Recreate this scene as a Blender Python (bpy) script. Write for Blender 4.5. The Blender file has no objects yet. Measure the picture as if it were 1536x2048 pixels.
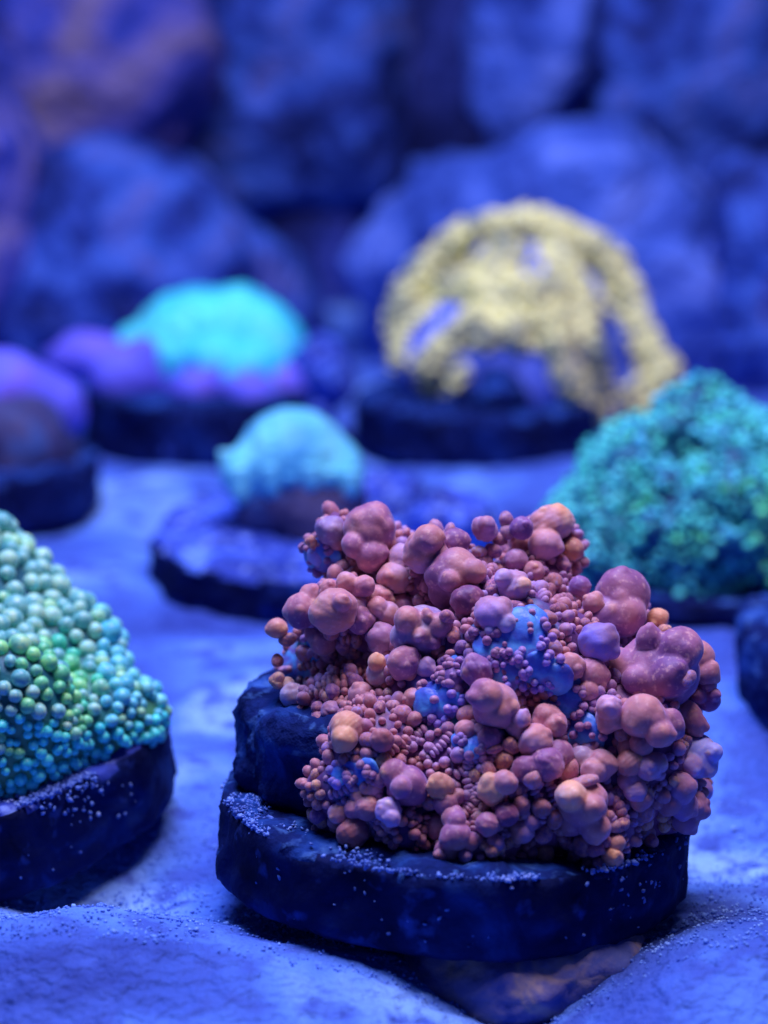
import bpy, bmesh, math, random
import numpy as np
from mathutils import Vector, Matrix, noise
from mathutils.bvhtree import BVHTree
R = math.radians
rnd = random.Random(7)
nr = np.random.RandomState(5)
SC = bpy.context.scene
COL = SC.collection
# one Blender unit is one centimetre
SC.unit_settings.system = 'METRIC'; SC.unit_settings.scale_length = 0.01

# ------------------------------------------------------------------ camera, world, lamps, exposure
F = 4340.0; PITCH = R(14.0); CAMZ = 5.6
CAM = Vector((0, 0, CAMZ))
cd = bpy.data.cameras.new('camera'); cam = bpy.data.objects.new('camera', cd); COL.objects.link(cam)
cam.location = CAM; cam.rotation_euler = (math.pi/2 - PITCH, 0, 0)
cd.sensor_fit = 'VERTICAL'; cd.sensor_height = 24; cd.sensor_width = 18
cd.lens = F/2048*24; cd.clip_start = .1; cd.clip_end = 500
cd.dof.use_dof = True; cd.dof.focus_distance = 12.95; cd.dof.aperture_fstop = 0.19
SC.camera = cam
wd = bpy.data.worlds.new('World'); SC.world = wd; wd.use_nodes = True
wd.node_tree.nodes['Background'].inputs[0].default_value = (.06, .11, .60, 1)
wd.node_tree.nodes['Background'].inputs[1].default_value = .075
def area(name, loc, target, size, power, color):
    l = bpy.data.lights.new(name, 'AREA'); l.shape = 'RECTANGLE'; l.size, l.size_y = size; l.energy = power; l.color = color
    o = bpy.data.objects.new(name, l); COL.objects.link(o); o.location = loc
    o.rotation_euler = (Vector(target)-Vector(loc)).to_track_quat('-Z', 'Y').to_euler(); return o
area('blue_lamp', (-4, 18.5, 22), (0, 17.5, 0), (15, 8), 6600, (.34, .46, 1.0))
area('white_lamp', (2.5, 14, 21), (1, 17, 0), (9, 5), 3500, (1.0, .80, 1.0))
SC.view_settings.view_transform = 'Standard'; SC.view_settings.look = 'None'
SC.view_settings.exposure = 0.10; SC.view_settings.gamma = 1.0
SC.cycles.max_bounces = 6; SC.cycles.diffuse_bounces = 3

# ------------------------------------------------------------------ pixel -> place helpers (photo is 1536 x 2048)
def ray(px, py):
    c, s = math.cos(PITCH), math.sin(PITCH)
    x = (px-768)/F; y = -(py-1024)/F
    return Vector((x, c + y*s, -s + y*c))          # unit depth along the view axis
def at(px, py, d): return CAM + ray(px, py)*d
def onz(px, py, z=0.0):
    r = ray(px, py); return CAM + r*((z-CAMZ)/r.z)
def depth(p):
    v = Vector(p)-CAM; return v.y*math.cos(PITCH) - v.z*math.sin(PITCH)
def proj(p):
    v = Vector(p)-CAM; d = depth(p); up = v.y*math.sin(PITCH)+v.z*math.cos(PITCH)
    return 768+v.x/d*F, 1024-up/d*F, d

# ------------------------------------------------------------------ objects
def tag(o, label=None, cat=None, group=None, kind=None):
    if label: o['label'] = label
    if cat: o['category'] = cat
    if group: o['group'] = group
    if kind: o['kind'] = kind
    return o
def thing(name, loc, label, cat, group=None, rot=(0, 0, 0)):
    o = bpy.data.objects.new(name, None); COL.objects.link(o); o.location = loc; o.rotation_euler = rot
    o.empty_display_size = .3
    bpy.context.view_layer.update()
    return tag(o, label, cat, group)
def link(name, me, parent=None, mat=None, world=True):
    o = bpy.data.objects.new(name, me); COL.objects.link(o)
    if mat and not me.materials: me.materials.append(mat)
    if parent:
        o.parent = parent
    return o
def mkmesh(name, v, f, mat=None, smooth=True, sharp=None):
    me = bpy.data.meshes.new(name)
    if isinstance(f, np.ndarray):
        n = len(f); k = f.shape[1]
        me.vertices.add(len(v)); me.vertices.foreach_set('co', np.asarray(v, dtype=np.float32).ravel())
        me.loops.add(n*k); me.loops.foreach_set('vertex_index', f.astype(np.int32).ravel())
        me.polygons.add(n); me.polygons.foreach_set('loop_start', np.arange(0, n*k, k, dtype=np.int32))
        me.update(calc_edges=True)
    else:
        me.from_pydata([tuple(p) for p in v], [], f); me.update()
    if smooth: me.polygons.foreach_set('use_smooth', [True]*len(me.polygons))
    if mat: me.materials.append(mat)
    return me
_ico = {}
def ico(s):
    if s not in _ico:
        bm = bmesh.new(); bmesh.ops.create_icosphere(bm, subdivisions=s, radius=1)
        bm.verts.ensure_lookup_table()
        _ico[s] = (np.array([v.co[:] for v in bm.verts]), np.array([[v.index for v in f.verts] for f in bm.faces])); bm.free()
    return _ico[s]
def fbm(P, sc, octv=4, seed=0.0, H=.9):
    out = np.empty(len(P))
    for i, p in enumerate(P):
        out[i] = noise.fractal((p[0]*sc+seed, p[1]*sc+seed*1.7, p[2]*sc-seed), H, 2.1, octv)
    return out
def star(lobes, sub=4, p=14, nz=(), seed=0.0, squash=(1, 1, 1)):
    """a lump whose surface is the smooth union of overlapping balls (each centre, radius)"""
    u, f = ico(sub)
    acc = np.zeros(len(u))
    for c, r in lobes:
        c = np.asarray(c, float); b = u@c; D = b*b - c@c + r*r
        t = np.where(D > 0, b+np.sqrt(np.maximum(D, 0)), 0); t = np.maximum(t, 1e-4)
        acc += t**p
    t = acc**(1/p)
    v = u*t[:, None]
    for sc, amp, oc in nz:
        v = v + u*(fbm(v, sc, oc, seed+sc)*amp)[:, None]
    return v*np.asarray(squash), f
def tube(path, radii, n=12, caps=True):
    V, Fc = [], []
    P = [Vector(q) for q in path]
    for i, q in enumerate(P):
        t = (P[min(i+1, len(P)-1)]-P[max(i-1, 0)]).normalized()
        a = t.cross(Vector((.13, -.9, .4))).normalized(); b = t.cross(a)
        for k in range(n):
            w = 2*math.pi*k/n; V.append(q+(a*math.cos(w)+b*math.sin(w))*radii[i])
    for i in range(len(P)-1):
        for k in range(n):
            Fc.append((i*n+k, i*n+(k+1) % n, (i+1)*n+(k+1) % n, (i+1)*n+k))
    V.append(P[0]); V.append(P[-1])
    for k in range(n):
        Fc.append(((k+1) % n, k, len(V)-2)); Fc.append(((len(P)-1)*n+k, (len(P)-1)*n+(k+1) % n, len(V)-1))
    return V, Fc
def joined(name, items, sub, mat, template=None):
    """many small lumps in one mesh: items = (centre, 3 radii or r, 3x3 rotation or None)"""
    u, f = ico(sub) if template is None else template
    VV, FF = [], []
    for i, (c, r, M) in enumerate(items):
        q = u*np.asarray(r)
        if M is not None: q = q@M.T
        VV.append(q+np.asarray(c)); FF.append(f+i*len(u))
    return mkmesh(name, np.concatenate(VV), np.concatenate(FF), mat)
def frame(n, twist=0.0):
    n = Vector(n).normalized(); a = n.orthogonal().normalized(); a = Matrix.Rotation(twist, 3, n)@a; b = n.cross(a)
    return np.array([[a.x, b.x, n.x], [a.y, b.y, n.y], [a.z, b.z, n.z]])
def scatter(v, f, n, rfun, keep, seed=1, gap=.85):
    """points on a surface kept apart by their own radii -> list of (point, normal, r)"""
    rs = np.random.RandomState(seed)
    A, B, Cc = v[f[:, 0]], v[f[:, 1]], v[f[:, 2]]
    N = np.cross(B-A, Cc-A); ar = np.linalg.norm(N, axis=1); N = N/np.maximum(ar, 1e-9)[:, None]
    idx = rs.choice(len(f), n, p=ar/ar.sum()); a, b = rs.rand(n), rs.rand(n); sw = a+b > 1; a[sw] = 1-a[sw]; b[sw] = 1-b[sw]
    P = A[idx]+(B[idx]-A[idx])*a[:, None]+(Cc[idx]-A[idx])*b[:, None]
    out = []; K = np.zeros((n, 4)); m = 0
    for i in range(n):
        if not keep(P[i], N[idx[i]]): continue
        r = rfun(P[i], N[idx[i]], rs)
        if m:
            d = np.linalg.norm(K[:m, :3]-P[i], axis=1)
            if np.any(d < (K[:m, 3]+r)*gap): continue
        K[m, :3] = P[i]; K[m, 3] = r; m += 1
        out.append((P[i], N[idx[i]], r))
    return out

# ------------------------------------------------------------------ materials
def mat(name, stops, scale=2.0, rough=.6, bump=.2, bscale=20, sss=0.0, sheen=0.0, sheen_col=(.5, .45, 1), spec=.3, detail=5, speck=None, obcol=False, dist=.6, sss_col=(1, .4, .3), bdist=.05, obrand=0.0):
    m = bpy.data.materials.new(name); m.use_nodes = True; nt = m.node_tree; N = nt.nodes; L = nt.links
    b = N['Principled BSDF']
    tc = N.new('ShaderNodeTexCoord')
    nz = N.new('ShaderNodeTexNoise'); nz.inputs['Scale'].default_value = scale; nz.inputs['Detail'].default_value = detail; nz.inputs['Distortion'].default_value = dist
    L.new(tc.outputs['Object'], nz.inputs['Vector'])
    if obrand:
        oi = N.new('ShaderNodeObjectInfo'); ad = N.new('ShaderNodeVectorMath'); ad.operation = 'ADD'
        ml = N.new('ShaderNodeMath'); ml.operation = 'MULTIPLY'; ml.inputs[1].default_value = 37
        L.new(oi.outputs['Random'], ml.inputs[0]); L.new(tc.outputs['Object'], ad.inputs[0]); L.new(ml.outputs[0], ad.inputs[1]); L.new(ad.outputs[0], nz.inputs['Vector'])
    cr = N.new('ShaderNodeValToRGB'); e = cr.color_ramp.elements
    while len(e) < len(stops): e.new(.5)
    for el, (p, c) in zip(e, stops): el.position = p; el.color = (*c, 1)
    fac = nz.outputs['Fac']
    if obrand:
        mx0 = N.new('ShaderNodeMath'); mx0.operation = 'MULTIPLY_ADD'; mx0.inputs[1].default_value = obrand; L.new(oi.outputs['Random'], mx0.inputs[0])
        sb = N.new('ShaderNodeMath'); sb.operation = 'SUBTRACT'; sb.inputs[1].default_value = obrand/2; L.new(fac, sb.inputs[0]); L.new(sb.outputs[0], mx0.inputs[2]); fac = mx0.outputs[0]
    L.new(fac, cr.inputs['Fac']); col = cr.outputs['Color']
    if obcol:
        oi2 = N.new('ShaderNodeObjectInfo'); mx = N.new('ShaderNodeMixRGB'); mx.blend_type = 'MULTIPLY'; mx.inputs[0].default_value = 1
        L.new(col, mx.inputs[1]); L.new(oi2.outputs['Color'], mx.inputs[2]); col = mx.outputs[0]
    if speck:
        sscale, lo, hi, scol = speck
        n2 = N.new('ShaderNodeTexNoise'); n2.inputs['Scale'].default_value = sscale; n2.inputs['Detail'].default_value = 3; L.new(tc.outputs['Object'], n2.inputs['Vector'])
        mr = N.new('ShaderNodeMapRange'); mr.inputs[1].default_value = lo; mr.inputs[2].default_value = hi; L.new(n2.outputs['Fac'], mr.inputs[0])
        mx = N.new('ShaderNodeMixRGB'); L.new(mr.outputs[0], mx.inputs[0]); L.new(col, mx.inputs[1]); mx.inputs[2].default_value = (*scol, 1); col = mx.outputs[0]
    L.new(col, b.inputs['Base Color'])
    b.inputs['Roughness'].default_value = rough; b.inputs['Specular IOR Level'].default_value = spec
    if sss:
        b.inputs['Subsurface Weight'].default_value = sss; b.inputs['Subsurface Radius'].default_value = sss_col; b.inputs['Subsurface Scale'].default_value = .08
    if sheen:
        b.inputs['Sheen Weight'].default_value = sheen; b.inputs['Sheen Tint'].default_value = (*sheen_col, 1); b.inputs['Sheen Roughness'].default_value = .4
    if bump:
        nb = N.new('ShaderNodeTexNoise'); nb.inputs['Scale'].default_value = bscale; nb.inputs['Detail'].default_value = 5; L.new(tc.outputs['Object'], nb.inputs['Vector'])
        bp = N.new('ShaderNodeBump'); bp.inputs['Strength'].default_value = bump; bp.inputs['Distance'].default_value = bdist
        L.new(nb.outputs['Fac'], bp.inputs['Height']); L.new(bp.outputs[0], b.inputs['Normal'])
    return m
M_bub = mat('bubble_tissue', [(.28, (.23, .085, .25)), (.43, (.44, .18, .30)), (.57, (.66, .29, .27)), (.75, (.50, .34, .66))], 2.2, .5, .4, 24, sss=.28, spec=.28, sheen=.45, sheen_col=(.55, .5, 1), obcol=True, obrand=.25, speck=(30, .55, .85, (.80, .46, .46)), bdist=.012)
def with_attr(m, name):
    m2 = m.copy(); m2.name = name; nt = m2.node_tree; b = nt.nodes['Principled BSDF']; src = b.inputs['Base Color'].links[0].from_socket
    a = nt.nodes.new('ShaderNodeAttribute'); a.attribute_name = 'tint'; mx = nt.nodes.new('ShaderNodeMixRGB'); mx.blend_type = 'MULTIPLY'; mx.inputs[0].default_value = 1
    nt.links.new(src, mx.inputs[1]); nt.links.new(a.outputs['Color'], mx.inputs[2]); nt.links.new(mx.outputs[0], b.inputs['Base Color']); return m2
M_bubc = with_attr(M_bub, 'bubble_cluster_tissue')
M_mantle = mat('mantle_tissue', [(.36, (.06, .05, .32)), (.45, (.10, .15, .66)), (.54, (.12, .42, .85)), (.60, (.22, .12, .45)), (.70, (.06, .50, .60))], 3.2, .5, .9, 9, sss=.1, sheen=.3, speck=(14, .5, .8, (.32, .12, .36)), bdist=.02)
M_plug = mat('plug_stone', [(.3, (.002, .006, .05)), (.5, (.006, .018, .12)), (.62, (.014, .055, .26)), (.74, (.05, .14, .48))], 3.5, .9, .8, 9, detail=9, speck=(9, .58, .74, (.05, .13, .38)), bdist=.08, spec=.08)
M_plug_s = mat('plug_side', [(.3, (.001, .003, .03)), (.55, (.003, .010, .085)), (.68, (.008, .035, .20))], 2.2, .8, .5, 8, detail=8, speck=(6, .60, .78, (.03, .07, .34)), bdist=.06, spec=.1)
M_plug_b = mat('plug_far', [(.36, (.006, .018, .17)), (.52, (.03, .075, .52)), (.66, (.11, .24, .88))], 1.6, .7, .7, 7, speck=(9, .55, .75, (.25, .4, .95)))
M_grain = mat('sand_grain', [(.3, (.03, .07, .34)), (.55, (.12, .24, .72)), (.75, (.45, .6, 1))], 5, .5, 0, 10, obrand=0)
M_flesh = mat('flesh_membrane', [(.36, (.08, .06, .42)), (.47, (.08, .18, .72)), (.56, (.12, .42, .92)), (.66, (.26, .16, .60))], 2.6, .4, .35, 9, sss=.15, sss_col=(.3, .6, 1), sheen=.4)
M_grain2 = mat('pale_sand_grain', [(.3, (.06, .14, .58)), (.5, (.12, .27, .80)), (.7, (.26, .48, .98))], 5, .6, 0, 10)
M_green = mat('green_tissue', [(.3, (.10, .42, .42)), (.5, (.24, .62, .56)), (.65, (.44, .74, .48)), (.8, (.22, .8, .8))], 1.6, .38, 0, 20, sss=.1, sss_col=(.3, 1, .6), sheen=.25, sheen_col=(.5, .8, 1), obcol=True, obrand=.3, spec=.45)
M_green_base = mat('green_mantle', [(.35, (.01, .08, .14)), (.5, (.02, .18, .20)), (.62, (.10, .36, .14)), (.75, (.02, .20, .30))], .9, .5, .3, 12)
M_teal = mat('teal_tissue', [(.3, (.02, .32, .32)), (.45, (.06, .66, .52)), (.58, (.12, .88, .58)), (.7, (.10, .72, .80))], 1.0, .5, .2, 14, obcol=True, obrand=.3)
M_teal_base = mat('teal_mantle', [(.35, (.005, .05, .13)), (.6, (.01, .16, .24)), (.75, (.02, .3, .4))], 1.0, .6, .3, 10)
M_cyan = mat('cyan_tissue', [(.35, (.03, .45, .62)), (.48, (.07, .80, .80)), (.62, (.14, 1.0, .90))], 1.3, .5, .8, 5)
M_ball = mat('pale_blue_tissue', [(.3, (.08, .44, .72)), (.5, (.18, .72, .84)), (.7, (.28, .86, .85))], 1.0, .5, .5, 12, obcol=True)
M_violet = mat('violet_tissue', [(.3, (.07, .07, .52)), (.5, (.15, .15, .85)), (.7, (.28, .14, .62))], .9, .6, .3, 6)
M_stem = mat('brown_stem', [(.35, (.015, .02, .10)), (.5, (.05, .045, .14)), (.65, (.03, .07, .24))], 2, .7, .5, 8)
M_yel = mat('yellow_tissue', [(.34, (.24, .30, .24)), (.44, (.72, .70, .34)), (.55, (1.0, .97, .40)), (.68, (.80, .80, .46))], 1.8, .5, .4, 10, detail=7)
M_yel_base = mat('yellow_coral_base', [(.3, (.03, .06, .30)), (.45, (.08, .14, .55)), (.58, (.14, .22, .85)), (.72, (.14, .10, .42))], 1.1, .6, .4, 6)
M_sand = mat('sand', [(.35, (.025, .055, .32)), (.44, (.05, .12, .54)), (.54, (.10, .25, .80)), (.64, (.26, .50, .98))], .42, .8, 1.0, 11, detail=9, speck=(3.2, .50, .64, (.05, .11, .50)), bdist=.09)
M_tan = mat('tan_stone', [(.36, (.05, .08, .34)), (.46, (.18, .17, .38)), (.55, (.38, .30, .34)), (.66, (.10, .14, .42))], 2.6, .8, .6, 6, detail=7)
def rockmat(name, stops, scale=.35): return mat(name, stops, scale*1.9, .8, .9, 1.6, detail=6, bdist=.5, dist=1.2)
M_rock = rockmat('blue_rock', [(.36, (.008, .022, .15)), (.45, (.025, .065, .36)), (.55, (.055, .15, .60)), (.66, (.12, .15, .48))])
M_rock2 = rockmat('tan_rock', [(.36, (.02, .04, .30)), (.47, (.06, .08, .44)), (.56, (.16, .13, .38)), (.68, (.28, .20, .28))], .3)
M_rock3 = rockmat('pale_rock', [(.36, (.02, .055, .32)), (.5, (.06, .14, .58)), (.66, (.17, .28, .82))], .3)
M_rock4 = rockmat('dark_rock', [(.3, (.006, .01, .08)), (.5, (.015, .03, .20)), (.7, (.05, .08, .42))], .3)  # near-black stands in for shade in the rock gaps; also colours the wall

# ------------------------------------------------------------------ the sand bed
BUMPS = [(60, 1960, .40, 1.1), (420, 2000, .12, 1.3), (1500, 1940, .42, .9), (1330, 2040, .2, .8), (1060, 1975, -.20, .6), (740, 2020, .14, .7), (240, 1150, .30, 1.0), (500, 1300, .12, 1.2), (1440, 1420, .2, .8), (1430, 1640, -.1, .7), (950, 1000, .15, 1.3), (210, 1790, -.15, .8)]
BUMPS = [(onz(a, b), h, w) for a, b, h, w in BUMPS]
def gz(x, y):
    p = (x, y, 0)
    h = .20*noise.fractal((x*.28, y*.28, 3), .9, 2, 3) + .05*noise.fractal((x*1.3, y*1.3, 7), .8, 2, 4) - .08
    for c, a, w in BUMPS: h += a*math.exp(-((x-c.x)**2+(y-c.y)**2)/(2*w*w*.5))
    return h
def build_sand():
    xs = np.linspace(-1, 1, 281); ys = np.linspace(0, 1, 361)
    V = []
    for t in ys:
        y = 2 + 9*t/.1 if t < .1 else 11 + 57*((t-.1)/.9)**1.7
        hw = 9 + y*.7
        for s in xs:
            x = s*hw*(.35+.65*abs(s)**1.2); V.append((x, y, gz(x, y)+.018*noise.noise((x*9, y*9, 0))))
    n = len(xs); i = np.arange(len(V)).reshape(len(ys), n)
    f = np.stack([i[:-1, :-1], i[:-1, 1:], i[1:, 1:], i[1:, :-1]], -1).reshape(-1, 4)
    tag(link('sand_bed', mkmesh('sand_bed', np.array(V), f, M_sand)), kind='structure')
build_sand()
def sand_grains():
    rs = np.random.RandomState(3); it = []
    u, f = ico(1); tpl = (u*rs.uniform(.6, 1.25, (len(u), 1)), f)
    while len(it) < 9000:
        y = 11.2+abs(rs.randn())*3.2; x = rs.uniform(-1, 1)*(.19*y+.3)
        if noise.noise((x*1.6, y*1.6, 4)) < rs.uniform(-.5, .35): continue
        r = rs.uniform(.005, .016)*(1 if rs.rand() < .97 else 1.8)
        it.append(((x, y, gz(x, y)+.004), (r, r*rs.uniform(.7, 1), r*rs.uniform(.6, .9)), frame(rs.randn(3), rs.rand()*6)))
    tag(link('loose_sand_grains', joined('loose_sand_grains', it, 1, M_grain2, template=tpl)), 'pale and dark loose sand grains strewn over the sand bed in the foreground', 'sand', kind='stuff')
sand_grains()
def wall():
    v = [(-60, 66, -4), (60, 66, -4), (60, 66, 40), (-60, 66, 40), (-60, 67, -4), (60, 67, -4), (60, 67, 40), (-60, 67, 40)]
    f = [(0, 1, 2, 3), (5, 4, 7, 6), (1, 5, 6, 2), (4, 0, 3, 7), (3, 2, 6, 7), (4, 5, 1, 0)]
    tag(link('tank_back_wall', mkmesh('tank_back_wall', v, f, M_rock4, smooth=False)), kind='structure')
wall()

# ------------------------------------------------------------------ frag plugs
def disc_mesh(name, r, z0, z1, mt, seg=128, facets=0, rough=.02, seed=0.0, bev=.07, top=True, taper=0.0):
    """round (or faceted) lump of plug with a bevelled, uneven rim"""
    prof = [(0, z0), (r*.5, z0), (r*.93-bev, z0), (r-bev*.6-taper, z0+bev*.25), (r-taper, z0+bev)]
    for k in range(1, 7): prof.append((r-taper*(1-k/7), z0+bev+(z1-z0-2*bev)*k/7))
    prof += [(r, z1-bev), (r-bev*.3, z1-bev*.3), (r-bev, z1), (r*.88, z1), (r*.8, z1), (r*.7, z1), (r*.55, z1), (r*.35, z1), (0, z1)]
    V, Fc = [], []
    for (pr, pz) in prof:
        for k in range(seg):
            w = 2*math.pi*k/seg; rr = pr
            if facets:
                q = (w+.35) % (2*math.pi/facets)-math.pi/facets
                rr = pr*(.55+.45*math.cos(math.pi/facets)/math.cos(q)/math.cos(math.pi/facets)**.5)
            p = Vector((rr*math.cos(w), rr*math.sin(w), pz))
            a = noise.fractal(p*1.2+Vector((seed, seed, 0)), .8, 2, 3)*rough*1.8 + noise.fractal(p*5+Vector((seed, 0, 0)), .6, 2.1, 5)*rough
            n = Vector((math.cos(w)*pr, math.sin(w)*pr, 0)); n = n/r + Vector((0, 0, 1 if pz > (z0+z1)/2 and pr < r-bev*.5 else 0))
            V.append(p+n*a)
    m = len(prof)
    for j in range(m-1):
        for k in range(seg):
            Fc.append((j*seg+k, j*seg+(k+1) % seg, (j+1)*seg+(k+1) % seg, (j+1)*seg+k))
    return mkmesh(name, np.array(V), np.array(Fc), mt)
def grains(r, z, n, zone, seed, size=(.005, .019), mt=None):
    rs = np.random.RandomState(seed); it = []
    while len(it) < n:
        w = rs.uniform(0, 2*math.pi); rr, zz = zone(w, rs)
        if rr is None: continue
        if noise.noise((rr*math.cos(w)*3.5, rr*math.sin(w)*3.5, zz*3.5+seed)) < rs.uniform(-.25, .25): continue
        s = rs.uniform(*size)*(1 if rs.rand() < .93 else 1.6)
        it.append(((rr*math.cos(w), rr*math.sin(w), zz), (s, s*rs.uniform(.6, 1), s*rs.uniform(.5, .9)), frame(rs.randn(3), rs.rand()*6)))
    u, f = ico(1); rs2 = np.random.RandomState(seed+77)
    return joined('sand_crust', it, 1, mt or M_grain, template=(u*rs2.uniform(.55, 1.25, (len(u), 1)), f))
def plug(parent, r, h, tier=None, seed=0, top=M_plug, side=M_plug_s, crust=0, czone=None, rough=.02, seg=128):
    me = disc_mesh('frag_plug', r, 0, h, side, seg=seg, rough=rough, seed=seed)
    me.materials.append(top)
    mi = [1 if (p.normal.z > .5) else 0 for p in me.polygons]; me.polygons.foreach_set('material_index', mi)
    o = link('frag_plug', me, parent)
    if tier:
        tr, tz, off, fac = tier
        t = link('raised_step', disc_mesh('raised_step', tr, h-.05, tz, top, seg=seg, facets=fac, rough=rough*1.5, seed=seed+3, bev=.12), o); t.location = (*off, 0)
    if crust:
        g = link('sand_crust', grains(r, h, crust, czone, seed+1), o); tag(g, kind='stuff')
    return o

# ------------------------------------------------------------------ the hero: orange bubble coral
HD = 13.6
hc = at(900, 1592, HD); PH = .53
hz = hc.z-PH
hero = thing('coral_frag', (hc.x, hc.y, hz), 'orange and mauve bubble coral in sharp focus on a thick dark round plug', 'coral', rot=(R(-3), R(3.2), 0))
def hzone(w, rs):
    k = rs.rand(); a = math.degrees(w) % 360
    # front is 270 degrees
    f = math.exp(-((a-283)/26)**2) + .8*math.exp(-((a-218)/22)**2)
    if k < .55:
        if rs.rand() > f: return None, None
        return 1.462-abs(rs.randn())*.035, PH+.004+abs(rs.randn())*.012-.02
    if k < .88:
        if not 190 < a < 262: return None, None
        return rs.uniform(1.22, 1.45), PH+.012
    if rs.rand() > .5: return None, None
    return 1.463, PH-abs(rs.randn())*.16-.02 if rs.rand() < .6 else rs.uniform(.1, PH)
plug(hero, 1.462, PH, (1.0, 1.10, (-.41, .22), 9), seed=2, crust=1100, czone=hzone, rough=.028, seg=220)

def px2cm(r, d): return r*d/F
mc = at(1005, 1405, 13.45)                     # centre of the mound
def L_(px, py, d, rp): return (at(px, py, d)-mc, px2cm(rp, d))
hl = [((0, 0, 0), px2cm(285, 13.45)), L_(1010, 1560, 13.1, 240), L_(840, 1520, 13.3, 200), L_(1200, 1500, 13.2, 205), L_(1270, 1560, 13.3, 120), L_(740, 1590, 13.2, 95),
      L_(760, 1130, 13.8, 100), L_(700, 1110, 13.8, 65), L_(880, 1160, 13.6, 100), L_(1080, 1120, 13.9, 85), L_(1050, 1200, 13.7, 120), L_(1230, 1250, 13.7, 75), L_(1310, 1400, 13.5, 110),
      L_(1350, 1560, 13.7, 75), L_(650, 1300, 13.7, 90), L_(620, 1330, 13.8, 60), L_(700, 1420, 13.4, 110), L_(690, 1230, 13.5, 85), L_(900, 1640, 13.0, 120), L_(1150, 1650, 13.0, 110), L_(1360, 1380, 13.7, 60), L_(700, 1600, 12.85, 95), L_(800, 1640, 12.75, 90), L_(960, 1660, 12.7, 85), L_(1200, 1660, 12.75, 85), L_(760, 1500, 12.95, 120)]
mv, mf = star([(np.array(c), r*.86) for c, r in hl], 6, 14, ((1.6, .12, 3), (5, .03, 4)), 1.0)
mvw = mv+np.array(mc)
bpy.context.view_layer.update()
HI = hero.matrix_world.inverted()
def to_local(v, Mi):
    A = np.array(Mi.to_3x3()); return v@A.T + np.array(Mi.translation)
mantle = link('coral_mantle', mkmesh('coral_mantle', to_local(mvw, HI), mf, M_mantle), hero)
FLESH = [(1030, 1290, 75), (885, 1400, 60), (1140, 1420, 55), (720, 1560, 45), (950, 1490, 34), (1165, 1470, 50), (600, 1320, 40), (880, 1350, 40), (640, 1120, 40)]
def flesh_attr():
    at_ = mantle.data.color_attributes.new('flesh', 'FLOAT_COLOR', 'POINT'); buf = []
    for p in mvw:
        q = proj(p); w = 0
        for a, b, r in FLESH: w = max(w, 1.25-math.hypot(q[0]-a, q[1]-b)/(r*1.15))
        w = max(0, min(1, w*2.2)); buf += [w, w, w, 1]
    at_.data.foreach_set('color', buf)
    nt = M_mantle.node_tree; N = nt.nodes; L = nt.links
    a = N.new('ShaderNodeAttribute'); a.attribute_name = 'flesh'; b = N['Principled BSDF']
    src = b.inputs['Base Color'].links[0].from_socket; mx = N.new('ShaderNodeMixRGB')
    n2 = N.new('ShaderNodeTexNoise'); n2.inputs['Scale'].default_value = 4; cr = N.new('ShaderNodeValToRGB')
    cr.color_ramp.elements[0].position = .35; cr.color_ramp.elements[0].color = (.07, .03, .16, 1); cr.color_ramp.elements[1].position = .7; cr.color_ramp.elements[1].color = (.32, .10, .22, 1)
    L.new(n2.outputs['Fac'], cr.inputs[0]); L.new(a.outputs['Fac'], mx.inputs[0]); L.new(cr.outputs[0], mx.inputs[1]); L.new(src, mx.inputs[2]); L.new(mx.outputs[0], b.inputs['Base Color'])
flesh_attr()
bvh = BVHTree.FromPolygons([Vector(p) for p in mvw], [tuple(int(q) for q in t) for t in mf])
def hit(px, py, bv, c):
    d = ray(px, py); h = bv.ray_cast(CAM, d.normalized())
    if h[0] is not None: return h[0], h[1]
    dn = d.normalized(); q = CAM+dn*((Vector(c)-CAM).dot(dn)); 
    h = bv.find_nearest(q)
    if h[0] is None: return q, -dn
    q = CAM+dn*((h[0]-CAM).dot(dn))
    return q, h[1]
Z1 = (.3255, 500, 980, """495 250 85 b,380 320 40 o,420 400 60 b,540 330 45,735 250 150,640 340 75,750 400 90,885 540 95,935 420 80,1060 380 110,1100 300 85,1165 365 45,1260 320 80,1260 520 150,1225 560 60,1380 500 70,1430 230 65 v,1410 380 40,1430 450 45,1510 500 40,1490 600 50,1340 680 90 d,1180 640 80 d,595 570 60,650 620 80,700 590 60,490 610 60,800 660 75,780 720 60,320 740 100,380 650 70,520 740 130,680 800 80,660 720 70,820 920 95 v,840 770 80,930 720 80,945 1060 95,1080 1090 60,1040 680 42,1090 770 35,1205 780 45,1035 890 42,1130 940 40,970 800 75,1170 830 70,1065 870 150 b,1250 900 45,165 850 60 o,230 920 45 o,170 1050 40 o,165 1170 45 o,450 940 75,340 1010 50,490 1020 55,570 960 50,630 1010 50,590 1070 45 d,380 1190 30 o,310 1165 25 o,230 1190 40 o,700 1080 60,800 1120 80 b,860 1110 40,780 1060 50 o,620 1130 50 v,650 1180 50 v,680 1260 75,510 1240 45 v,470 1270 30 o,850 1250 30 o,910 1275 30 o,1000 1280 60,1390 1110 90 v,1480 750 90 v,1250 1150 60 p,1260 1220 50 p,1380 900 50,1450 1260 90,1300 960 40 p,1350 1010 40 p,1290 1060 35 p,500 870 55 d,400 880 60 d,560 690 50""")
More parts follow.
